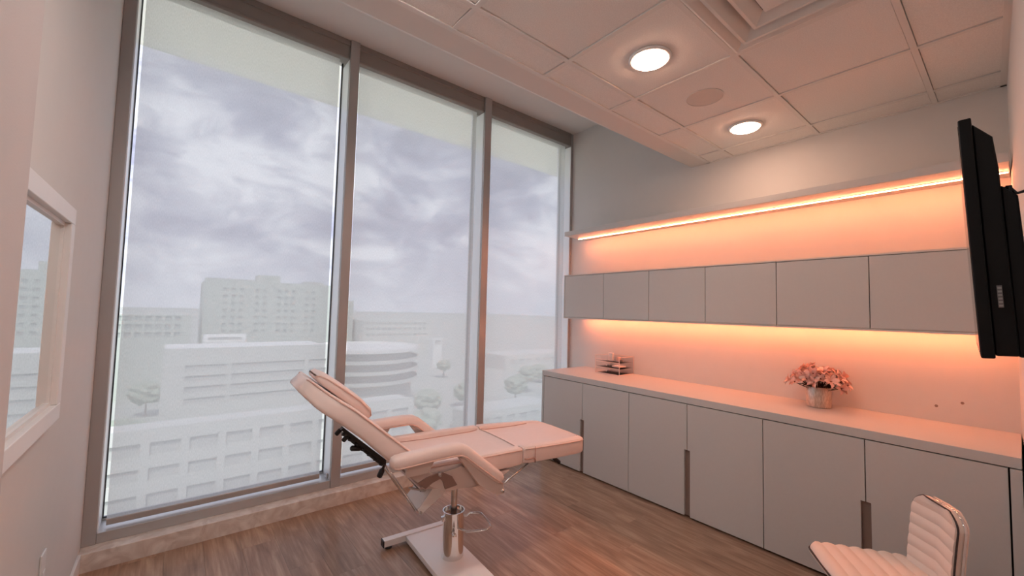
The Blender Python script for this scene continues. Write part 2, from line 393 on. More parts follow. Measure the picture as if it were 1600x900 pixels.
# ------------------------------------------------------------------ things on the left wall
mz0, mz1 = 1.052, 1.815; my1, my0 = -1.155, -1.92; fw = .058; ft = .034
mir = thing('wall_mirror', 'white framed mirror on the left wall reflecting the window', 'mirror', (XL, (my0+my1)/2, mz0))
hy = (my1-my0)/2; hz_ = mz1-mz0
obj('frame', B().box(0, ft, -hy, hy, 0, fw).box(0, ft, -hy, hy, hz_-fw, hz_).box(0, ft, -hy, -hy+fw, fw, hz_-fw).box(0, ft, hy-fw, hy, fw, hz_-fw), M_WHITE, mir, bevel=.003)
obj('frame_bead', B().box(.004, .016, -hy+fw, hy-fw, fw, fw+.012).box(.004, .016, -hy+fw, hy-fw, hz_-fw-.012, hz_-fw).box(.004, .016, -hy+fw, -hy+fw+.012, fw+.012, hz_-fw-.012).box(.004, .016, hy-fw-.012, hy-fw, fw+.012, hz_-fw-.012), M_WHITE, mir)
obj('mirror_glass', B().box(.002, .008, -hy+fw-.005, hy-fw+.005, fw-.005, hz_-fw+.005), M_MIRROR, mir)
ol = thing('power_outlet', 'white outlet plate low on the left wall below the mirror', 'outlet', (XL, -1.02, .415))
obj('cover_plate', B().box(0, .007, -.036, .036, -.058, .115-.058+.06), M_WHITE, ol, bevel=.003)
obj('socket', B().box(.007, .010, -.017, .017, -.035, -.002), M_WHITE, ol, bevel=.002)
obj('socket', B().box(.007, .010, -.017, .017, .015, .048), M_WHITE, ol, bevel=.002)

# ------------------------------------------------------------------ ceiling fittings
M_FILL = emit_mat('unseen_fill_glow', (1.0, .95, .92, 1), 120.0)  # fill lamps added out of view to brighten the room
def downlight(x, y, label, m=None):
    t = thing('downlight', label, 'ceiling light', (x, y, ZD+.004), group='round ceiling downlights')
    o = obj('trim_ring', B().lathe([(.089, .0), (.089, -.010), (.094, -.012), (.104, -.012), (.110, -.004), (.110, 0)], seg=40), M_WHITE, t, smooth=True)
    obj('diffuser', B().lathe([(.080, -.022), (.086, -.019), (.0875, -.004)], seg=40), m or M_LAMP, t)
downlight(GX+1.5*T, G1-.5*T, 'lit round downlight in the ceiling nearest the air vent')
downlight(GX+3.5*T, G1-.5*T, 'lit round downlight in the ceiling nearest the cabinet wall')
downlight(GX-.5*T, G1-.5*T, 'added unseen fill downlight in the ceiling above the left wall side', M_FILL)
downlight(GX-1.5*T, G1-3.5*T, 'added unseen fill downlight in the entry passage ceiling', M_FILL)
sp = thing('ceiling_speaker', 'flat round flush speaker in a ceiling tile between two downlights', 'speaker', (GX+2.5*T, G1-.5*T, ZD+.005))
obj('speaker_grille', B().lathe([(.104, 0), (.104, -.003), (.098, -.004)], seg=48), mat('speaker_mesh', srgb(214, 205, 197), .9, var=.1, scale=300), sp)
obj('grille_ring', B().loft([[(r*math.cos(2*math.pi*k/48), r*math.sin(2*math.pi*k/48), z) for k in range(48)] for r, z in ((.105, 0), (.105, -.005), (.109, -.005), (.109, 0))], closed=True), M_TEE, sp)
vt = thing('air_vent', 'square stepped white air diffuser set in the ceiling grid', 'air vent', (GX+1.5*T, G1-1.5*T, ZD))
def sqring(o0, z0, o1, z1, th=.006):
    """tapered square ring louvre from half-size o0 at z0 to o1 at z1"""
    b = B(); sq = lambda h, z: [(-h, -h, z), (h, -h, z), (h, h, z), (-h, h, z)]
    b.loft([sq(o0, z0), sq(o1, z1), sq(o1-th, z1), sq(o0-th, z0)], closed=True); return b
H = T/2 - .014
obj('vent_frame', B().loft([[(-h, -h, z), (h, -h, z), (h, h, z), (-h, h, z)] for h, z in ((H, .012), (H, -.001), (H-.010, -.003), (H-.070, .024), (H-.074, .03), (H-.02, .03))], closed=True), M_TEE, vt)
sq = lambda h, z: [(-h, -h, z), (h, -h, z), (h, h, z), (-h, h, z)]
for oo, dz in ((.230, 0), (.155, .004)):
    obj('vent_louver', B().loft([sq(oo, -.010+dz), sq(oo-.002, -.014+dz), sq(oo-.016, -.014+dz), sq(oo-.060, .026), sq(oo-.052, .028), sq(oo-.012, -.006+dz)], closed=True), M_TEE, vt)
obj('vent_core', B().loft([sq(.085, .020), sq(.080, .0), sq(.060, -.006), sq(.05, -.006)]), M_TEE, vt)
obj('duct', B().box(-H+.002, H-.002, -H+.002, H-.002, .0302, .034), M_PLENUM, vt)

# ------------------------------------------------------------------ cabinets
D1 = .6545; ZC = .876; ZT = .8264
wt = thing('worktop', 'long pale grey worktop with waterfall end running along the right wall', 'countertop', (0, -.226, 0))
obj('top_slab', B().box(-D1, -.001, -3.126, 0, ZT, ZC), M_LAM, wt, bevel=.002)
obj('waterfall_end', B().box(-D1, -.001, -.028, 0, 0, ZT-.0005), M_LAM, wt, bevel=.002)
dy = [-.2575, -.7732, -1.2804, -1.7869, -2.2957, -2.8046, -3.3124]
pos = ['nearest the window', 'in the middle of the row', 'at the television end behind the stool']
gap = .0022
for k in range(3):
    ya_, yb, yc = dy[2*k], dy[2*k+1], dy[2*k+2]
    c = thing('base_cabinet', 'grey handleless two-door base cabinet under the worktop ' + pos[k], 'cabinet', (0, yb, 0), group='base cabinets under the worktop')
    obj('carcass', B().box(-D1+.045, -.002, yc-yb+.002, ya_-yb-.002, .012, ZT-.012), M_DARKGAP, c)
    obj('plinth', B().box(-D1+.05, -D1+.066, yc-yb+.002, ya_-yb-.002, 0, .0115), M_DARKGAP, c)
    nz_ = .488; nw = .020
    # left door (window side) and right door, each with a finger notch at the meeting edge
    for s, (e0, e1) in ((1, (0, ya_-yb)), (-1, (0, yc-yb))):
        w0 = s*gap; w1 = e1 - s*gap; zt = ZT-.0055; zb = .014
        pts = [(w0+s*nw, zb), (w1, zb), (w1, zt), (w0, zt), (w0, nz_), (w0+s*nw, nz_)]
        d = obj('door', B().prism(pts, 'x', -D1, -D1+.02), M_LAM, c, bevel=.0012, seg=1)
    obj('finger_pull', B().box(-D1+.022, -D1+.044, -nw-.01, nw+.01, .014, nz_+.01), M_RECESS, c)
tag(obj('filler_panel', B().box(-D1, -D1+.02, -3.352, dy[6]-.004, .012, ZT-.005), M_LAM, None, bevel=.001), 'narrow grey filler panel at the television end of the base cabinets', 'panel')

D2 = .3537; ZU1, ZU0 = 1.885, 1.4144
uy = [-.226, -.762, -1.268, -1.777, -2.283, -2.787, -3.352]
for k in range(3):
    ya_, yb, yc = uy[2*k], uy[2*k+1], uy[2*k+2]
    c = thing('wall_cabinet', 'grey two-door wall cabinet with flat fronts ' + ['nearest the window', 'in the middle of the upper row', 'partly behind the television'][k], 'cabinet', (0, yb, ZU0), group='wall cabinets above the worktop')
    o = B(); h = ZU1-ZU0; tk = .012
    o.box(-D2, -D2+.02, yc-yb+.0006, ya_-yb-.0006, 0, tk).box(-D2+.02, -.001, yc-yb+.0006, ya_-yb-.0006, tk, tk+.01).box(-D2, -.001, yc-yb+.0006, ya_-yb-.0006, h-tk, h)
    if k == 0: o.box(-D2, -.001, ya_-yb-tk-.001, ya_-yb-.0006, tk, h-tk)
    if k == 2: o.box(-D2, -.001, yc-yb+.0006, yc-yb+tk, tk, h-tk)
    obj('carcass', o, M_LAM, c, bevel=.001, seg=1)
    obj('carcass_back', B().box(-D2+.024, -.002, yc-yb+.014, ya_-yb-.014, tk+.0105, h-tk), M_DARKGAP, c)
    for s, e1 in ((1, ya_-yb), (-1, yc-yb)):
        w0 = s*gap; w1 = e1 - s*(gap+(.0135 if (k == 0 and s == 1) or (k == 2 and s == -1) else 0))
        obj('door', B().box(-D2+.001, -D2+.021, min(w0, w1), max(w0, w1), tk+.003, h-tk-.003), M_LAM, c, bevel=.001, seg=1)
SH = .3605; ZS0 = 2.3114
sf = tag(obj('wall_shelf', B().box(-SH, -.001, -3.351, -.226, ZS0, ZS0+.050), M_LAM, None, bevel=.002), 'long thin shelf high on the right wall above the wall cabinets', 'shelf')
def led(name, label, x, z, y0, y1, m):
    t = thing(name, label, 'light strip', (x, (y0+y1)/2, z), group='orange light strips')
    h = (y1-y0)/2
    obj('channel', B().box(-.008, .008, -h, h, -.004, 0), M_LEDBODY, t)
    obj('diffuser', B().prism([(-.0045, -.004), (.0045, -.004), (.003, -.0085), (-.003, -.0085)], 'y', -h, h), m, t)
led('light_strip', 'glowing orange light strip under the high shelf', -.146, ZS0, -3.345, -.245, M_LED)
led('light_strip', 'orange light strip hidden beneath the wall cabinets', -.10, ZU0+.012, -3.33, -.27, M_LED2)
for (y, z) in ((-3.027, .967), (-3.136, 1.003)):
    tag(obj('wall_plug', B().lathe([(.008, 0), (.008, .003), (.004, .003), (.003, .001)], seg=12), M_RECESS, None),
        'tiny dark screw hole in the wall above the worktop, %s' % ('the lower one' if z < .98 else 'the upper one'), 'wall plug', 'wall plugs')
    o = bpy.data.objects[-1] if False else [q for q in COL.objects if q.name.startswith('wall_plug')][-1]
    o.location = (0, y, z); o.rotation_euler = (0, -math.pi/2, 0)

# ------------------------------------------------------------------ television on its bracket
tv = thing('television', 'black flat television mounted on the right end wall, seen edge-on', 'television', (-1.72, -3.292, 1.40))
tv.rotation_euler = (math.radians(-2.4), 0, math.radians(2.9))
W, Ht = .96, .566
obj('screen_bezel', B().box(-W/2, W/2, -.010, .012, 0, Ht), M_TV, tv, bevel=.003)
obj('screen', B().box(-W/2+.012, W/2-.012, .012, .0128, .014, Ht-.012), mat('screen_glass', (.004, .004, .005, 1), .12), tv)
obj('back_shell', B().prism([(-.010, .006), (-.010, Ht-.014), (-.040, Ht-.055), (-.044, Ht-.13), (-.046, .006)], 'x', -W/2+.006, W/2-.006), M_TV, tv, bevel=.004)
obj('electronics_housing', B().prism([(-.044, .004), (-.044, Ht-.17), (-.068, Ht-.20), (-.072, .004)], 'x', -W/2+.012, W/2-.012), M_TV, tv, bevel=.004)
lb = obj('port_panel', B().box(-W/2-.0015, -W/2+.01, -.030, -.022, .115, .165), mat('grey_port_labels', (.12, .11, .11, 1), .6), tv)
pt = B()
for k in range(6): pt.box(-W/2-.003, -W/2, -.029, -.023, .117+k*.008, .1215+k*.008)
obj('port', pt, mat('port_metal', (.3, .29, .28, 1), .4, .8), tv)
mt = thing('tv_mount', 'black wall bracket with arms behind the television', 'bracket', (-1.72, -3.40, 1.68))
obj('wall_plate', B().box(-.22, .22, -.0, .012, -.12, .12), M_TV, mt, bevel=.002)
obj('arm', B().box(-.20, -.16, .0125, .020, -.16, .12), M_TV, mt); obj('arm', B().box(.16, .20, .0125, .020, -.16, .12), M_TV, mt)
cb = B(); 
cb.tube([(-2.16, -3.352, 1.775), (-2.16, -3.348, 1.785), (-2.16, -3.349, 1.795), (-2.16, -3.356, 1.793), (-2.15, -3.366, 1.780), (-2.15, -3.380, 1.784), (-2.15, -3.398, 1.782)], .0035, 8)
cb.tube([(-2.15, -3.398, 1.776), (-2.15, -3.388, 1.760), (-2.14, -3.384, 1.735), (-2.14, -3.383, 1.68)], .0035, 8)
cb.box(-2.165, -2.150, -3.360, -3.350, 1.772, 1.798)
tag(obj('tv_cable', cb, M_BLACK, None, smooth=True), 'loop of black cables hanging behind the television', 'cable')

# ------------------------------------------------------------------ treatment chair
TH = math.radians(-4)
ch = thing('treatment_chair', 'blush pink reclining treatment chair on a white hydraulic base by the window', 'treatment chair', (-2.305, -1.235, 0), TH)
# base
bp_ = obj('base_plate', B().box(-.152, .105, -.72, .388, .018, .05), M_STEELW, ch, bevel=.003)
for yv in (.362, -.700):
    cbar = obj('crossbar', B().box(-.288, .241, yv-.024, yv+.024, .018, .056), M_STEELW, ch, bevel=.003)
    for xv, sgn in ((-.288, -1), (.241, 1)):
        obj('end_cap', B().box(min(xv, xv+sgn*.006), max(xv, xv+sgn*.006), yv-.024, yv+.024, .018, .056), M_BLACK, cbar)
        obj('leveling_foot', B().lathe([(.020, 0), (.022, .006), (.010, .010), (.007, .018)], xv-sgn*.035, yv, 16), M_BLACK, cbar, smooth=True)
cyl = obj('hydraulic_cylinder', B().lathe([(.064, .05), (.064, .055), (.062, .06), (.062, .303), (.064, .306), (.064, .310), (.058, .310), (.056, .285), (.02, .280)], 0, 0, 40), M_CHROME, ch)
smooth_angle(cyl)
smooth_angle(obj('piston', B().lathe([(.0185, .27), (.0185, .56)], 0, 0, 24), M_BRUSH, ch))
obj('valve_knob', B().tube([(-.03, -.055, .21), (-.036, -.082, .21)], .011, 12).ball((-.037, -.086, .21), .013), M_CHROME, ch, smooth=True)
obj('collar_lug', B().box(-.078, -.058, -.012, .012, .262, .288), M_CHROME, ch, bevel=.004)
obj('foot_pedal', B().tube([(.02, .045, .255), (.075, -.02, .262), (.098, -.02, .272), (.136, -.045, .274), (.150, -.06, .274), (.148, -.17, .262), (.138, -.192, .258), (.10, -.205, .255), (.02, -.13, .235), (.0, -.06, .23)], .0065, 10), M_CHROME, ch, smooth=True)

# seat and leg cushions with raised side bolsters
def cush_section(hw, z0, zt, rim=.022, low=.0):
    zc = zt - rim
    pts = [(-hw+.02, z0), (-hw+.004, z0+.008), (-hw, z0+.02), (-hw, zt-.012), (-hw+.006, zt-.003), (-hw+.018, zt), (-hw+.050, zt), (-hw+.058, zt-.006), (-hw+.062, zc+.003), (-hw+.070, zc)]
    right = [(-a, b) for a, b in reversed(pts)]
    return pts + [(-.08, zc+.004), (.08, zc+.004)] + right
def cushion(name, stations, parent):
    """stations: (u, half width, bottom, top, rim)"""
    rings = [[(u, v, z) for v, z in cush_section(hw, z0, zt, rim)] for u, hw, z0, zt, rim in stations]
    o = obj(name, B().loft(rings), M_LEATHER, parent); smooth_angle(o, 24); return o
seat = cushion('seat', [(-.345, .270, .640, .694, .010), (-.338, .278, .625, .702, .022), (-.32, .284, .618, .708, .030), (-.1, .285, .604, .704, .034), (.22, .285, .594, .698, .030), (.272, .283, .596, .696, .022), (.285, .279, .600, .690, .012)], ch)
def legz(u): return .698 - (u-.29)*.060
ls = [(.292, .279, -.094, -.006, .010), (.304, .283, -.098, 0, .022), (.34, .284, -.10, 0, .028), (.55, .279, -.10, 0, .022), (.68, .270, -.10, 0, .010), (.76, .262, -.10, 0, .004), (.80, .248, -.098, -.002, .002), (.826, .215, -.092, -.008, .0015), (.84, .15, -.085, -.016, .001)]
leg_c = cushion('leg_cushion', [(u, hw, legz(u)+a, legz(u)+b, rim) for u, hw, a, b, rim in ls], ch)
def pipe(name, pts, parent, r=.0035, m=M_PIPING): return obj(name, B().tube(pts, r, 6), m, parent, smooth=True)
for s in (-1, 1):
    pipe('piping', [(u, s*hw, zt-.013) for u, hw, z0, zt, rim in [(-.32, .284, 0, .708, 0), (-.1, .285, 0, .702, 0), (.24, .285, 0, .698, 0), (.278, .282, 0, .694, 0)]], seat)
pipe('piping', [(u, -hw, legz(u)-.014) for u, hw, *_ in ls[1:]] + [(u, hw, legz(u)-.014) for u, hw, *_ in reversed(ls[1:])], leg_c)
pipe('grab_strap', [(.295, -.288, .632), (.32, -.290, .627), (.36, -.290, .628), (.372, -.290, .620), (.372, -.289, .600)], leg_c, .004, M_SEAM)
pipe('side_seam', [(.374, -.286, .690), (.374, -.2865, .60)], leg_c, .002, M_SEAM)

for s in (-1, 1):  # added dark lines stand in for shade on the inner bolster slopes
    pipe('bolster_shade', [(u, s*(hw-.064), zt-rim+.002) for u, hw, zt, rim in ((-.325, .284, .708, .030), (-.1, .285, .704, .034), (.22, .285, .698, .030), (.27, .283, .696, .022))], seat, .003, M_SEAM)
    pipe('bolster_shade', [(u, s*(hw-.064), legz(u)+b-rim+.002) for u, hw, a, b, rim in ls[1:5]], leg_c, .003, M_SEAM)
# backrest
back0, back1 = Vector((-.370, 0, .777)), Vector((-.831, 0, 1.148))
dv = (back1-back0).normalized(); nv = Vector((dv.z, 0, -dv.x)); Lb = (back1-back0).length     # nv points to the sitter's side
if nv.z < 0: nv = -nv
# stations: front edge (u, z), rear edge (u, z), half width
bst = [(-.362, .766, -.452, .722, .252), (-.370, .777, -.478, .742, .268), (-.39, .795, -.500, .762, .270), (-.524, .908, -.622, .879, .268), (-.646, 1.013, -.729, .967, .262), (-.711, 1.058, -.789, 1.011, .250),
       (-.756, 1.091, -.819, 1.036, .225), (-.803, 1.128, -.855, 1.073, .180), (-.826, 1.146, -.876, 1.095, .140), (-.834, 1.147, -.880, 1.104, .115)]
def back_ring(fu, fz, ru, rz, hw):
    f = Vector((fu, 0, fz)); r = Vector((ru, 0, rz)); n_ = (f-r); th = n_.length; n_.normalize()
    prof = [(-hw+.016, -th), (-hw+.004, -th+.006), (-hw, -th+.018), (-hw, -.014), (-hw+.004, -.005), (-hw+.016, 0), (-hw+.07, -.002), (0, -.004), (hw-.07, -.002), (hw-.016, 0), (hw-.004, -.005), (hw, -.014), (hw, -th+.018), (hw-.004, -th+.006), (hw-.016, -th), (0, -th)]
    return [f + Vector((0, v, 0)) + n_*q for v, q in prof]
backr = obj('backrest', B().loft([back_ring(*q) for q in bst]), M_LEATHER, ch); smooth_angle(backr, 55)
for s in (-1, 1):
    pipe('piping', [(fu+(ru-fu)*.10, s*(hw+.001), fz+(rz-fz)*.10) for fu, fz, ru, rz, hw in bst[1:]], backr)
# head pillow lying on the backrest
pw = [(.40, .10, .004, .020), (.412, .128, .000, .036), (.45, .145, -.002, .050), (.58, .152, .000, .061), (.76, .148, .006, .060), (.88, .138, .008, .056), (.94, .115, .012, .048), (.96, .09, .018, .036)]
def pil_ring(t, hw, lo, hi):
    p = back0 + dv*(t*Lb)
    prof = [(-hw+.015, lo), (-hw, lo+.012), (-hw, hi-.014), (-hw+.006, hi-.005), (-hw+.018, hi), (0, hi+.004), (hw-.018, hi), (hw-.006, hi-.005), (hw, hi-.014), (hw, lo+.012), (hw-.015, lo), (0, lo-.002)]
    return [p + Vector((0, v, 0)) + nv*q for v, q in prof]
pil = obj('head_pillow', B().loft([pil_ring(*q) for q in pw]), M_LEATHER, ch); smooth_angle(pil, 55)
pipe('piping', [back0+dv*(t*Lb)+nv*(hi-.012)+Vector((0, -hw-.001, 0)) for t, hw, lo, hi in pw], pil)

# armrests with their steel brackets
arm_path = [(-.505, .768), (-.497, .768), (-.48, .7685), (-.44, .770), (-.30, .776), (-.20, .778), (-.155, .774), (-.125, .760), (-.098, .738), (-.04, .690), (.05, .618), (.088, .588), (.104, .574), (.110, .569)]
arm_sc = [.45, .78, .95, 1, 1, 1, 1, 1, 1, 1, .98, .9, .7, .4]
for s in (-1, 1):
    v = s*.322
    a_ = obj('armrest', B().sweep([(u, v, z) for u, z in arm_path], rrect(.076, .062, .024, 4), scales=arm_sc), M_LEATHER, ch, smooth=True)
    pipe('piping', [(u, v-.038*k, z-.022*k) for (u, z), k in zip(arm_path[1:-1], arm_sc[1:-1])], a_)
    br = obj('arm_bracket', B().prism([(-.165, .744), (-.095, .712), (.118, .548), (.122, .498), (.075, .498), (-.035, .575), (-.135, .706)], 'y', v-.016, v+.016).prism([(-.43, .690), (-.43, .740), (-.29, .742), (-.32, .690)], 'y', v-.012, v+.012), M_FRAME, ch, bevel=.003)
    obj('bolt', B().tube([(.108, v-.026, .515), (.108, v+.02, .515)], .009, 10), M_BRUSH, br, smooth=True)
    obj('leg_strut', B().tube([(.108, v*.93, .515), (.345, v*.80, .592)], .0055, 8), M_BRUSH, ch, smooth=True)

# seat frame, hinge arches, tilt tray, rods
obj('seat_frame', B().prism([(-.34, .60), (-.21, .578), (-.046, .545), (.10, .545), (.20, .588), (-.10, .596), (-.34, .612)], 'y', -.283, .283), M_FRAME, ch, bevel=.003)
for s in (-1, 1):
    v = s*.297
    obj('side_plate', B().prism([(-.427, .700), (-.336, .700), (-.285, .672), (-.255, .660), (-.125, .676), (-.029, .637), (.095, .555), (-.046, .560), (-.212, .568), (-.307, .618), (-.367, .648)], 'y', v-.005, v+.005), M_FRAME, ch, bevel=.002)
    v = s*.306
    obj('hinge_arch', B().prism([(-.361, .643), (-.318, .660), (-.268, .669), (-.228, .667), (-.180, .640), (-.149, .591), (-.216, .584), (-.230, .625), (-.247, .641), (-.285, .630), (-.323, .608)], 'y', v-.004, v+.004), M_BROWNST, ch)
    obj('hinge_bolt', B().tube([(-.247, v-.010, .662), (-.247, v+.010, .662)], .010, 10), M_BRUSH, ch, smooth=True)
ty = -.08
tray = B()
tray.prism([(-.160, .525), (-.262, .405), (-.247, .374), (-.095, .468), (-.06, .53)], 'y', ty-.008, ty)
tray.prism([(-.160, .525), (-.262, .405), (-.247, .374), (-.095, .468), (-.06, .53)], 'y', .09, .098)
tray.prism([(-.160, .524), (-.262, .408), (-.258, .396), (-.150, .512)], 'y', ty, .09)
obj('tilt_tray', tray, M_STEELW, ch, bevel=.002)
obj('tray_bolt', B().tube([(-.246, ty-.018, .39), (-.246, .108, .39)], .007, 10), M_BRUSH, ch, smooth=True)
obj('actuator_rod', B().tube([(-.458, -.075, .690), (-.268, -.075, .402)], .0075, 8), M_CHROME, ch, smooth=True)
obj('actuator_rod', B().tube([(-.448, .075, .680), (-.262, .085, .408)], .0075, 8), M_CHROME, ch, smooth=True)
obj('gas_spring', B().tube([(-.31, .0, .60), (-.20, .0, .47)], .018, 12), M_BLACK, ch, smooth=True)
obj('tray_lever', B().tube([(-.29, -.02, .505), (-.20, -.04, .475), (-.17, -.04, .47)], .006, 8), M_BRUSH, ch, smooth=True)
# black ratchet and levers under the backrest
rk = B(); ra, rb = Vector((-.665, -.12, .874)), Vector((-.478, -.12, .700))
for k in range(13): rk.ball(ra.lerp(rb, k/12), .010 if k % 2 else .014, 1, (1.1, 1.4, .9))
rk.tube([ra, rb], .010, 8)
obj('ratchet_rack', rk, M_BLACK, ch)
obj('rack_rail', B().prism([(-.69, .905), (-.68, .915), (-.47, .728), (-.47, .700)], 'y', -.16, -.13), M_BLACK, ch)
def lever(a, b, r=.012): return obj('lever', B().tube([a, a+(b-a)*.25, a+(b-a)*.4, b-(b-a)*.08, b], r, 10, scales=[.45, .5, 1, 1, .6]), M_BLACK, ch, smooth=True)
lever(Vector((-.672, -.12, .908)), Vector((-.704, -.12, .875)), .011)
lever(Vector((-.638, -.12, .874)), Vector((-.671, -.12, .840)), .011)
lever(Vector((-.560, -.12, .790)), Vector((-.634, -.12, .801)), .013)
lever(Vector((-.464, -.12, .690)), Vector((-.490, -.12, .634)), .014)
lever(Vector((.72, -.02, .50)), Vector((.79, -.04, .442)), .014)

# ------------------------------------------------------------------ quilted stool
st_loc = Vector((-1.224, -2.947, 0)); hd = Vector((-.572, .820, 0)).normalized()
stl = thing('office_chair', 'small armless white channel-quilted swivel chair in front of the cabinets', 'chair', st_loc, math.atan2(hd.y, hd.x))
# local x = facing direction, y = its left side
zs_ = .408; DZ = -.092
seatb = B(); rings = []
nch = 7
def seat_ring(x, hw, z0, zt): return [(x, -hw+.012, z0), (x, -hw, z0+.012), (x, -hw, zt-.012), (x, -hw+.014, zt), (x, 0, zt+.002), (x, hw-.014, zt), (x, hw, zt-.012), (x, hw, z0+.012), (x, hw-.012, z0)]

st_x = []
for k in range(nch*4+1):
    f = k/(nch*4); ph = (k % 4)/4
    st_x.append((-.19+.39*f, .0075*math.sin(math.pi*ph)))
sr = [seat_ring(-.197, .155, .372, .392)]
for xx, bz in st_x:
    f = (xx+.19)/.39; hw = .186 - .030*max(0, (f-.86)/.14)**2 - .02*max(0, (.1-f)/.1)
    sr.append(seat_ring(xx, hw, .358 if .05 < f < .95 else .365, zs_-.004+bz-.008*max(0, (f-.9)/.1)**2))
sr.append(seat_ring(.206, .140, .370, .388))
so = obj('seat', B().loft(sr), M_STOOL, stl); smooth_angle(so, 28)
for zz in (.394,):
    obj('piping', B().tube([(-.199, -.155, zz), (-.16, -.186, zz), (.14, -.188, zz), (.18, -.176, zz-.002), (.206, -.142, zz-.006), (.209, 0, zz-.008), (.206, .142, zz-.006), (.18, .176, zz-.002), (.14, .188, zz), (-.16, .186, zz), (-.199, .155, zz)], .0035, 6), M_STOOLPIPE, so, smooth=True)
# backrest: a padded slab curving up from the seat, horizontal channels
def bk_c(t):   # centre line in (x, z)
    return (-.205 - .020*t - .014*t*t, .385 + .333*t)
br_ = []; nb = 7; bpts = []
for k in range(nb*4+1):
    t = k/(nb*4); ph = (k % 4)/4; bz = .0075*math.sin(math.pi*ph); x_, z_ = bk_c(t)
    hw = .134 - .056*max(0, (t-.80)/.20)**2.2; th = .036 - .012*max(0, (t-.9)/.1)
    bpts.append((x_, z_, hw, th))
    cv = .026   # wraps forward at the sides
    br_.append([(x_+cv-.002, -hw, z_), (x_+cv+bz*.3+.010, -hw+.004, z_), (x_+.012+cv*.6+bz, -hw+.04, z_), (x_+.010+bz, 0, z_), (x_+.012+cv*.6+bz, hw-.04, z_), (x_+cv+bz*.3+.010, hw-.004, z_), (x_+cv-.002, hw, z_), (x_-.010, hw-.006, z_), (x_-.016, 0, z_), (x_-.010, -hw+.006, z_)])
bo = obj('backrest', B().loft(br_), M_STOOL, stl); smooth_angle(bo, 28)
edge = [(x_+.026+.004, -hw-.001, z_) for x_, z_, hw, th in bpts] + [(x_+.026+.004, hw+.001, z_) for x_, z_, hw, th in reversed(bpts)]
obj('piping', B().tube(edge, .0035, 6), M_STOOLPIPE, bo, smooth=True)
edge = [(x_+.006, -hw-.002, z_) for x_, z_, hw, th in bpts] + [(x_+.006, hw+.002, z_) for x_, z_, hw, th in reversed(bpts)]
obj('chrome_trim', B().sweep(edge, rrect(.005, .010, .002, 2), up=(1, 0, 0)), M_CHROME, bo, smooth=True)
obj('gas_lift', B().lathe([(.026, .10), (.026, .25), (.016, .255), (.016, .338), (.06, .343), (.06, .357)], 0, 0, 24), M_CHROME, stl, smooth=False)
hubo = obj('star_base', B().lathe([(.045, .07), (.045, .11), (.03, .125)], 0, 0, 24), M_CHROME, stl)
for k in range(5):
    a = 2*math.pi*k/5+.3; ca, sa = math.cos(a), math.sin(a)
    lg = obj('leg', B().sweep([(.03*ca, .03*sa, .095), (.15*ca, .15*sa, .085), (.235*ca, .235*sa, .070)], rrect(.036, .026, .008, 3), scales=[1, .9, .7]), M_CHROME, stl, smooth=True)
    cst = B()
    for s in (-1, 1):
        cst.loft([[(.235*ca+.024*math.cos(2*math.pi*j/16)*ca - s*d*sa, .235*sa+.024*math.cos(2*math.pi*j/16)*sa + s*d*ca, .0245+.024*math.sin(2*math.pi*j/16)) for j in range(16)] for d in (.006, .022)])
    cst.lathe([(.008, .03), (.008, .072)], .235*ca, .235*sa, 10)
    obj('caster', cst, M_BLACK, lg)

# ------------------------------------------------------------------ acrylic organiser
og = thing('acrylic_organizer', 'clear acrylic drawer organizer at the window end of the worktop', 'organizer', (-.128, -.735, ZC))
ox, oy, oh = .118, .147, .172; tk = .004
shell = B()
shell.box(-ox, ox, -oy, -oy+tk, 0, oh).box(-ox, ox, oy-tk, oy, 0, oh)
shell.box(ox-tk, ox, -oy+tk, oy-tk, 0, oh).box(-ox, ox-tk, -oy+tk, oy-tk, 0, tk).box(-ox, ox-tk, -oy+tk, oy-tk, .058, .058+tk).box(-ox, ox-tk, -oy+tk, oy-tk, .116, .116+tk)
shell.box(-ox, -ox+tk, -oy+tk, oy-tk, .120, .138)
obj('shell', shell, M_ACRYLIC, og)
for z0 in (.006, .064):
    d = obj('drawer', B().box(-ox-.003, -ox+.001, -oy+.007, oy-.007, z0, z0+.048).box(-ox+.001, ox-.03, -oy+.007, -oy+.010, z0, z0+.035).box(-ox+.001, ox-.03, oy-.010, oy-.007, z0, z0+.035).box(-ox+.001, ox-.03, -oy+.010, oy-.010, z0, z0+.003), M_ACRYLIC, og)
    obj('knob', B().ball((-ox-.009, 0, z0+.024), .007, 2), M_BRUSH, d, smooth=True)
obj('divider', B().box(-.04, -.037, -oy+tk, oy-tk, .120, .165).box(-.04, ox-tk, -.02, -.017, .120, .165), M_ACRYLIC, og)
M_EDGE = mat('acrylic_polished_edge', srgb(240, 214, 202), .3)
eb = B(); e_ = .0022
for yy in (-oy, oy):
    for xx in (-ox, ox): eb.box(xx-e_, xx+e_, yy-e_, yy+e_, 0, oh)
    for zz in (.002, oh): eb.box(-ox, ox, yy-e_, yy+e_, zz-e_, zz+e_)
for zz in (.002, .060, .118, .138): eb.box(-ox-e_, -ox+e_, -oy, oy, zz-e_, zz+e_)
for zz in (.002, oh): eb.box(ox-e_, ox+e_, -oy, oy, zz-e_, zz+e_)
obj('edge', eb, M_EDGE, og)
M_PAPERW = mat('white_card', srgb(244, 232, 226), .6)
def small(name, label, cat, x, y, z, b, m):
    o = obj(name, b, m, None, bevel=.0015, seg=1); o.location = (x, y, z); return tag(o, label, cat, 'small items in the acrylic organizer')
small('small_box', 'white small box standing upright in the acrylic organizer, window side', 'box', -.09, -.665, ZC+.120, B().box(-.016, .016, -.026, .026, 0, .075), M_PAPERW)
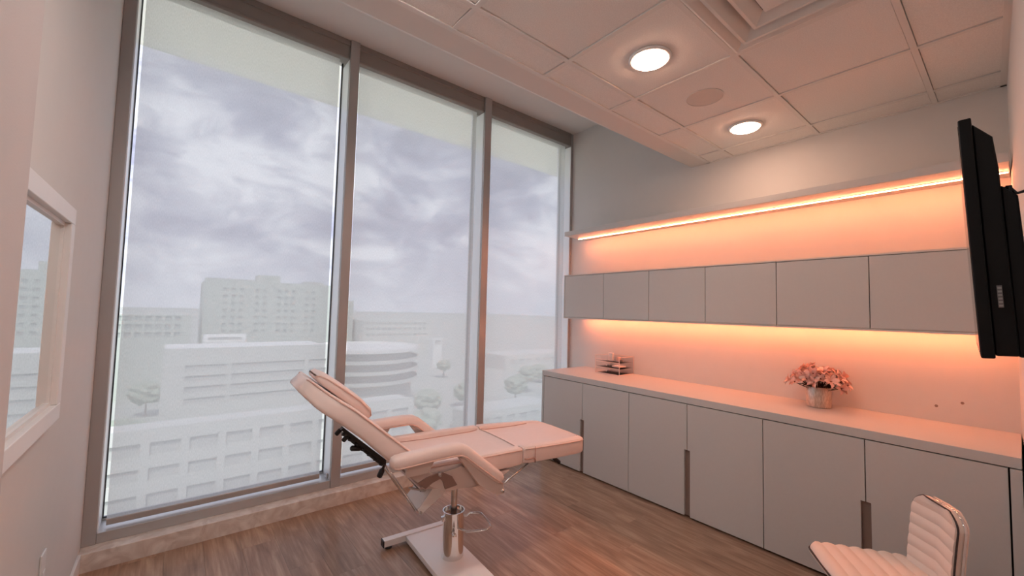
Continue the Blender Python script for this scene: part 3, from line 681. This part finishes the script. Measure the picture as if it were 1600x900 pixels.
small('small_box', 'pale pink low box in the middle of the acrylic organizer top', 'box', -.06, -.738, ZC+.120, B().box(-.02, .02, -.014, .014, 0, .036), mat('pink_card', srgb(236, 196, 180), .6))
small('lipstick_tube', 'tiny dark capped tube lying in the acrylic organizer top', 'tube', -.145+.04, -.80, ZC+.120, B().box(-.008, .008, -.022, .022, 0, .016), M_RECESS)
small('folded_card', 'small white card lying in the upper drawer of the acrylic organizer', 'card', -.14, -.80, ZC+.068, B().box(-.05, .05, -.05, .05, 0, .012), M_PAPERW)

# ------------------------------------------------------------------ flower pot
fl = thing('flower_pot', 'ribbed metallic pot of pink artificial flowers on the worktop', 'flower pot', (-.165, -2.474, ZC))
def pot_mat():
    m = bpy.data.materials.new('hammered_silver_gold'); m.use_nodes = True; t = m.node_tree; b = t.nodes['Principled BSDF']
    b.inputs['Metallic'].default_value = .85; b.inputs['Roughness'].default_value = .3
    c = t.nodes.new('ShaderNodeTexCoord'); mp_ = t.nodes.new('ShaderNodeMapping'); mp_.inputs['Scale'].default_value = (330, 330, 40); t.links.new(c.outputs['Object'], mp_.inputs[0])
    n = t.nodes.new('ShaderNodeTexNoise'); n.inputs['Scale'].default_value = 1; n.inputs['Detail'].default_value = 3; t.links.new(mp_.outputs[0], n.inputs['Vector'])
    r = t.nodes.new('ShaderNodeValToRGB'); r.color_ramp.elements[0].position = .38; r.color_ramp.elements[0].color = srgb(196, 172, 154); r.color_ramp.elements[1].position = .62; r.color_ramp.elements[1].color = srgb(232, 214, 200)
    t.links.new(n.outputs['Fac'], r.inputs[0]); t.links.new(r.outputs[0], b.inputs['Base Color'])
    bp = t.nodes.new('ShaderNodeBump'); bp.inputs['Strength'].default_value = .4; bp.inputs['Distance'].default_value = .002; t.links.new(n.outputs['Fac'], bp.inputs['Height']); t.links.new(bp.outputs[0], b.inputs['Normal'])
    return m
pot = obj('pot', B().lathe([(.066, 0), (.071, .004), (.072, .05), (.072, .135), (.070, .138), (.067, .135), (.066, .110)], 0, 0, 40), pot_mat(), fl); smooth_angle(pot, 50)
obj('moss', B().lathe([(.066, .105), (.05, .125), (.02, .132)], 0, 0, 20), M_LEAFD, fl, smooth=True)
stm = B()
# petal mesh: pointed, cupped, about 5 cm long
pb = bmesh.new(); rows = []
for i, (l, wd, h) in enumerate(((.0, .004, 0), (.012, .010, .004), (.026, .0145, .007), (.038, .012, .006), (.048, .006, .002), (.054, .0008, -.003))):
    rows.append([pb.verts.new((l, -wd, h+.004)), pb.verts.new((l, 0, h)), pb.verts.new((l, wd, h+.004))])
for a, b_ in zip(rows, rows[1:]):
    for j in range(2): pb.faces.new((a[j], a[j+1], b_[j+1], b_[j]))
ex = bmesh.ops.solidify(pb, geom=pb.faces[:], thickness=.0008)
petal_me = bpy.data.meshes.new('petal'); bmesh.ops.recalc_face_normals(pb, faces=pb.faces[:]); pb.to_mesh(petal_me); pb.free(); petal_me.materials.append(M_PETAL)
for p in petal_me.polygons: p.use_smooth = True
rnd = random.Random(3); heads = []
for k in range(42):
    # heads spread over a low dome
    a = k*2.39996; r = math.sqrt((k+.5)/42)
    hx, hy_ = .145*r*math.cos(a), .165*r*math.sin(a)
    z = .128 + .118*math.sqrt(max(0, 1-r*r)) + rnd.uniform(-.022, .020)
    nrm = Vector((hx*7, hy_*7, .55)).normalized() + Vector((rnd.uniform(-.5, .5), rnd.uniform(-.5, .5), rnd.uniform(-.1, .1)))
    nrm.normalize()
    if hx > .13: hx = .13
    q = nrm.to_track_quat('Z', 'Y')
    f = obj('flower', B().ball((0, 0, .004), .006, 1).tube([(0, 0, .004), (.002, 0, .016)], .0018, 5), M_PETALC, fl)
    f.location = (hx, hy_, z); f.rotation_mode = 'QUATERNION'; f.rotation_quaternion = q
    n5 = 6; sc = rnd.uniform(.75, 1.05)
    for j in range(n5):
        share('petal', petal_me, f, (0, 0, 0), (0, -rnd.uniform(.05, .75), 2*math.pi*j/n5+rnd.uniform(-.15, .15)), (sc, sc, sc))
    stm.tube([(hx*.25, hy_*.25, .11), (hx*.7, hy_*.7, .11+(z-.11)*.6), (hx-nrm.x*.01, hy_-nrm.y*.01, z-nrm.z*.006)], .002, 5)
obj('stem', stm, M_LEAFD, fl)
lf = petal_me.copy(); lf.materials.clear(); lf.materials.append(M_LEAFD)
for k in range(10):
    a = k*.628; share('leaf', lf, fl, (.055*math.cos(a), .055*math.sin(a), .130), (0, -.2, a), (1.1, 1.3, 1))

# ------------------------------------------------------------------ the city outside, haze put into its pale colours
GZ = -34.0
M_GROUND = mat('city_ground', srgb(196, 199, 190), .95, var=.10, scale=.03)
M_CONC = mat('pale_concrete', srgb(216, 217, 210), .9, var=.03, scale=.2)
M_CONCG = mat('hazed_render', srgb(200, 206, 196), .9, var=.03, scale=.1)
M_ROOF = mat('white_roof', srgb(240, 240, 236), .9, var=.04, scale=.2)
M_OPEN = mat('shaded_opening', srgb(202, 203, 198), .9)
M_WIN = mat('far_window_glass', srgb(184, 190, 184), .4)
M_CROWN = mat('tree_leaves', srgb(174, 184, 166), .9, var=.2, scale=.4)
M_TRUNK = mat('tree_trunk', srgb(170, 164, 154), .9)
struct('ground', B().box(-1500, 2500, 4, 3500, GZ-1, GZ), M_GROUND)
struct('facade_below', B().box(-30, 30, -8, .22, GZ, -.12), M_CONC)
def facade(name, label, x0, x1, y0, y1, ztop, m, rows, group=None):
    """building block with real openings: rows of (zlow, zhigh, [(xa, xb), ...], material)"""
    t = thing(name, label, 'building', ((x0+x1)/2, y0, GZ), group=group)
    cx = (x0+x1)/2
    L = lambda x: x-cx
    wall = B(); rs = sorted(rows, key=lambda r: r[0]); z = 0
    for zl, zh, xr, mm in rs:
        wall.box(L(x0), L(x1), 0, .5, z, zl-GZ)
        xx = x0
        for a, b_ in xr:
            if a > xx: wall.box(L(xx), L(a), 0, .5, zl-GZ, zh-GZ)
            xx = b_
        if xx < x1: wall.box(L(xx), L(x1), 0, .5, zl-GZ, zh-GZ)
        z = zh-GZ
    wall.box(L(x0), L(x1), 0, .5, z, ztop-GZ)
    wall.box(L(x0), L(x1), .5, y1-y0, 0, ztop-.6-GZ)
    obj('wall', wall, m, t)
    for zl, zh, xr, mm in rs:
        for a, b_ in xr:
            obj('window', B().box(L(a), L(b_), .36, .5, zl-GZ, zh-GZ), mm, t)
    obj('roof', B().box(L(x0)+.3, L(x1)-.3, .5, y1-y0-.3, ztop-.6-GZ, ztop-.45-GZ), M_ROOF if 'car park' in label or 'office' in label else M_CONC, t)
    return t
def spans(x0, x1, n, gap): 
    p = (x1-x0)/n; return [(x0+p*i+gap/2, x0+p*(i+1)-gap/2) for i in range(n)]
facade('parking_block', 'low pale building across the street with three rows of openings', -14, 30, 65, 71, -14.2, M_CONC,
       [(-17.0-.55, -15.9, spans(-13.4, 29.6, 11, .9), M_OPEN), (-20.6, -19.0, spans(-13.4, 29.6, 11, .9), M_OPEN), (-23.8, -22.1, spans(-13.4, 29.6, 11, .9), M_OPEN), (-27.2, -25.5, spans(-13.4, 29.6, 11, .9), M_OPEN)])
facade('parking_garage', 'white multi-storey car park with long dark slots beyond the low building', -5.2, 30.5, 120, 140, -9.2, M_CONC,
       [(-14.7, -13.2, [(-1, 7), (8, 24.5), (25.5, 30)], M_OPEN), (-17.2, -15.7, [(-1, 7), (8, 24.5), (25.5, 30)], M_OPEN), (-19.8, -18.2, [(-1, 7), (8, 24.5), (25.5, 30)], M_OPEN), (-22.5, -20.9, [(-1, 7), (8, 24.5), (25.5, 30)], M_OPEN)])
hut = facade('stair_hut', 'small white roof hut on the car park', 3, 13, 140.5, 144, -7.2, M_ROOF, [(-9.0, -8.1, [(4, 12)], M_OPEN)])
tw_ = facade('apartment_tower', 'large pale green apartment block rising above the skyline', 5.3, 58, 210, 240, 11.6, M_CONCG,
       [(z, z+1.3, [(12+k*2.9, 13.4+k*2.9) for k in (0, 1, 2, 4, 5, 7, 8, 9, 11, 12)], M_WIN) for z in (-11, -8, -5, -2, 1, 4, 7)])
cx = (5.3+58)/2
obj('penthouse', B().box(24.6-cx, 33.4-cx, 2, 12, 11.0-GZ, 14.8-GZ), M_CONCG, tw_)
obj('parapet', B().box(5.8-cx, 27-cx, 1, 9, 11.0-GZ, 12.3-GZ).box(44-cx, 52-cx, 1, 9, 11.0-GZ, 13.0-GZ), M_OPEN, tw_)
facade('office_block', 'white roofed office block left of the apartment tower', -24, 1.6, 200, 225, -3.2, M_CONCG,
       [(z, z+1.8, [(-23+k*2.8, -21.2+k*2.8) for k in range(8)], M_WIN) for z in (-11.6, -8.6, -5.6)])
facade('distant_block', 'far low block with dotted windows in the middle bay', 104, 160, 300, 330, -7.5, M_CONC,
       [(z, z+1.8, [(106+k*4.2, 108.2+k*4.2) for k in range(12)], M_WIN) for z in (-20, -15.5, -11.5)])
facade('distant_tower', 'far pale slab tower behind the second mullion', 90, 102, 318, 338, 6.0, M_CONCG, [(z, z+1.5, [(92, 95), (97, 100)], M_WIN) for z in (-8, -4, 0)])
facade('shed', 'small white roofed shed far right of the car park', 118, 124, 220, 226, -16, M_ROOF, [(-20, -17.5, [(119, 123)], M_OPEN)])
facade('bungalow', 'pale low house with flat roof below the middle bay', 62, 92, 92, 104, -27, M_CONC, [(-31, -29, spans(63, 91, 6, 1.5), M_OPEN)])
facade('warehouse', 'long low pale warehouse seen through the right bay', 150, 215, 190, 215, -25, M_CONC, [(-31, -28, spans(152, 213, 9, 2.5), M_OPEN)])
# round ramp of the car park (helical decks)
rt = thing('round_ramp', 'round white car ramp with curved decks beyond the middle bay', 'ramp', (52, 152, GZ))
for z0 in (21.2, 17.6, 14.0, 10.4):
    obj('deck', B().lathe([(20, z0-1.2), (20, z0), (19.6, z0), (19.6, z0-.8), (4, z0-.8)], 0, 0, 48), M_ROOF if z0 > 20 else M_CONC, rt)
obj('core', B().lathe([(17.5, 0), (17.5, 20)], 0, 0, 48), M_OPEN, rt)
# trees
cr = bmesh.new(); bmesh.ops.create_icosphere(cr, subdivisions=3, radius=1)
rt_ = random.Random(5)
for v in cr.verts:
    n_ = .16*math.sin(v.co.x*7+1)*math.sin(v.co.y*8)+.12*math.sin(v.co.z*9+v.co.x*5)+rt_.uniform(-.06, .06)
    v.co *= 1+n_
crown_me = bpy.data.meshes.new('crown'); cr.to_mesh(crown_me); cr.free(); crown_me.materials.append(M_CROWN)
tk_b = B().lathe([(.35, 0), (.22, 3), (.18, 6)], 0, 0, 8)
t0 = None
tp = [(-13, 96, 'small round street tree farthest left below the window'), (-3, 84, 'street tree left behind the low pale building'), (9, 86, 'street tree in the middle behind the low pale building'), (21, 84, 'street tree right behind the low pale building'),
      (-11, 112, 'street tree beside the left end of the white car park'), (34, 96, 'street tree in front of the round ramp, left one'), (46, 90, 'street tree in front of the round ramp, nearest one'), (58, 112, 'street tree at the right side of the round ramp'),
      (80, 124, 'large street tree behind the flat roofed low house'), (98, 118, 'street tree right of the flat roofed low house'), (118, 134, 'street tree in the right bay before the warehouse'), (140, 150, 'street tree at the near corner of the warehouse'),
      (-20, 150, 'street tree in front of the white roofed office block, left one'), (-9, 168, 'street tree in front of the white roofed office block, right one'), (84, 196, 'distant street tree behind the round ramp'), (106, 186, 'distant street tree left of the small white shed')]
for (x, y, lab) in tp:
    k = rt_.uniform(3.2, 4.8); hgt = rt_.uniform(5.5, 8.5)
    t = thing('tree', lab, 'tree', (x, y, GZ), group='street trees outside')
    share('crown', crown_me, t, (0, 0, hgt), (0, 0, rt_.uniform(0, 6)), (k, k, k*.8))
    if t0 is None: t0 = obj('trunk', tk_b, M_TRUNK, t)
    else: share('trunk', t0.data, t)
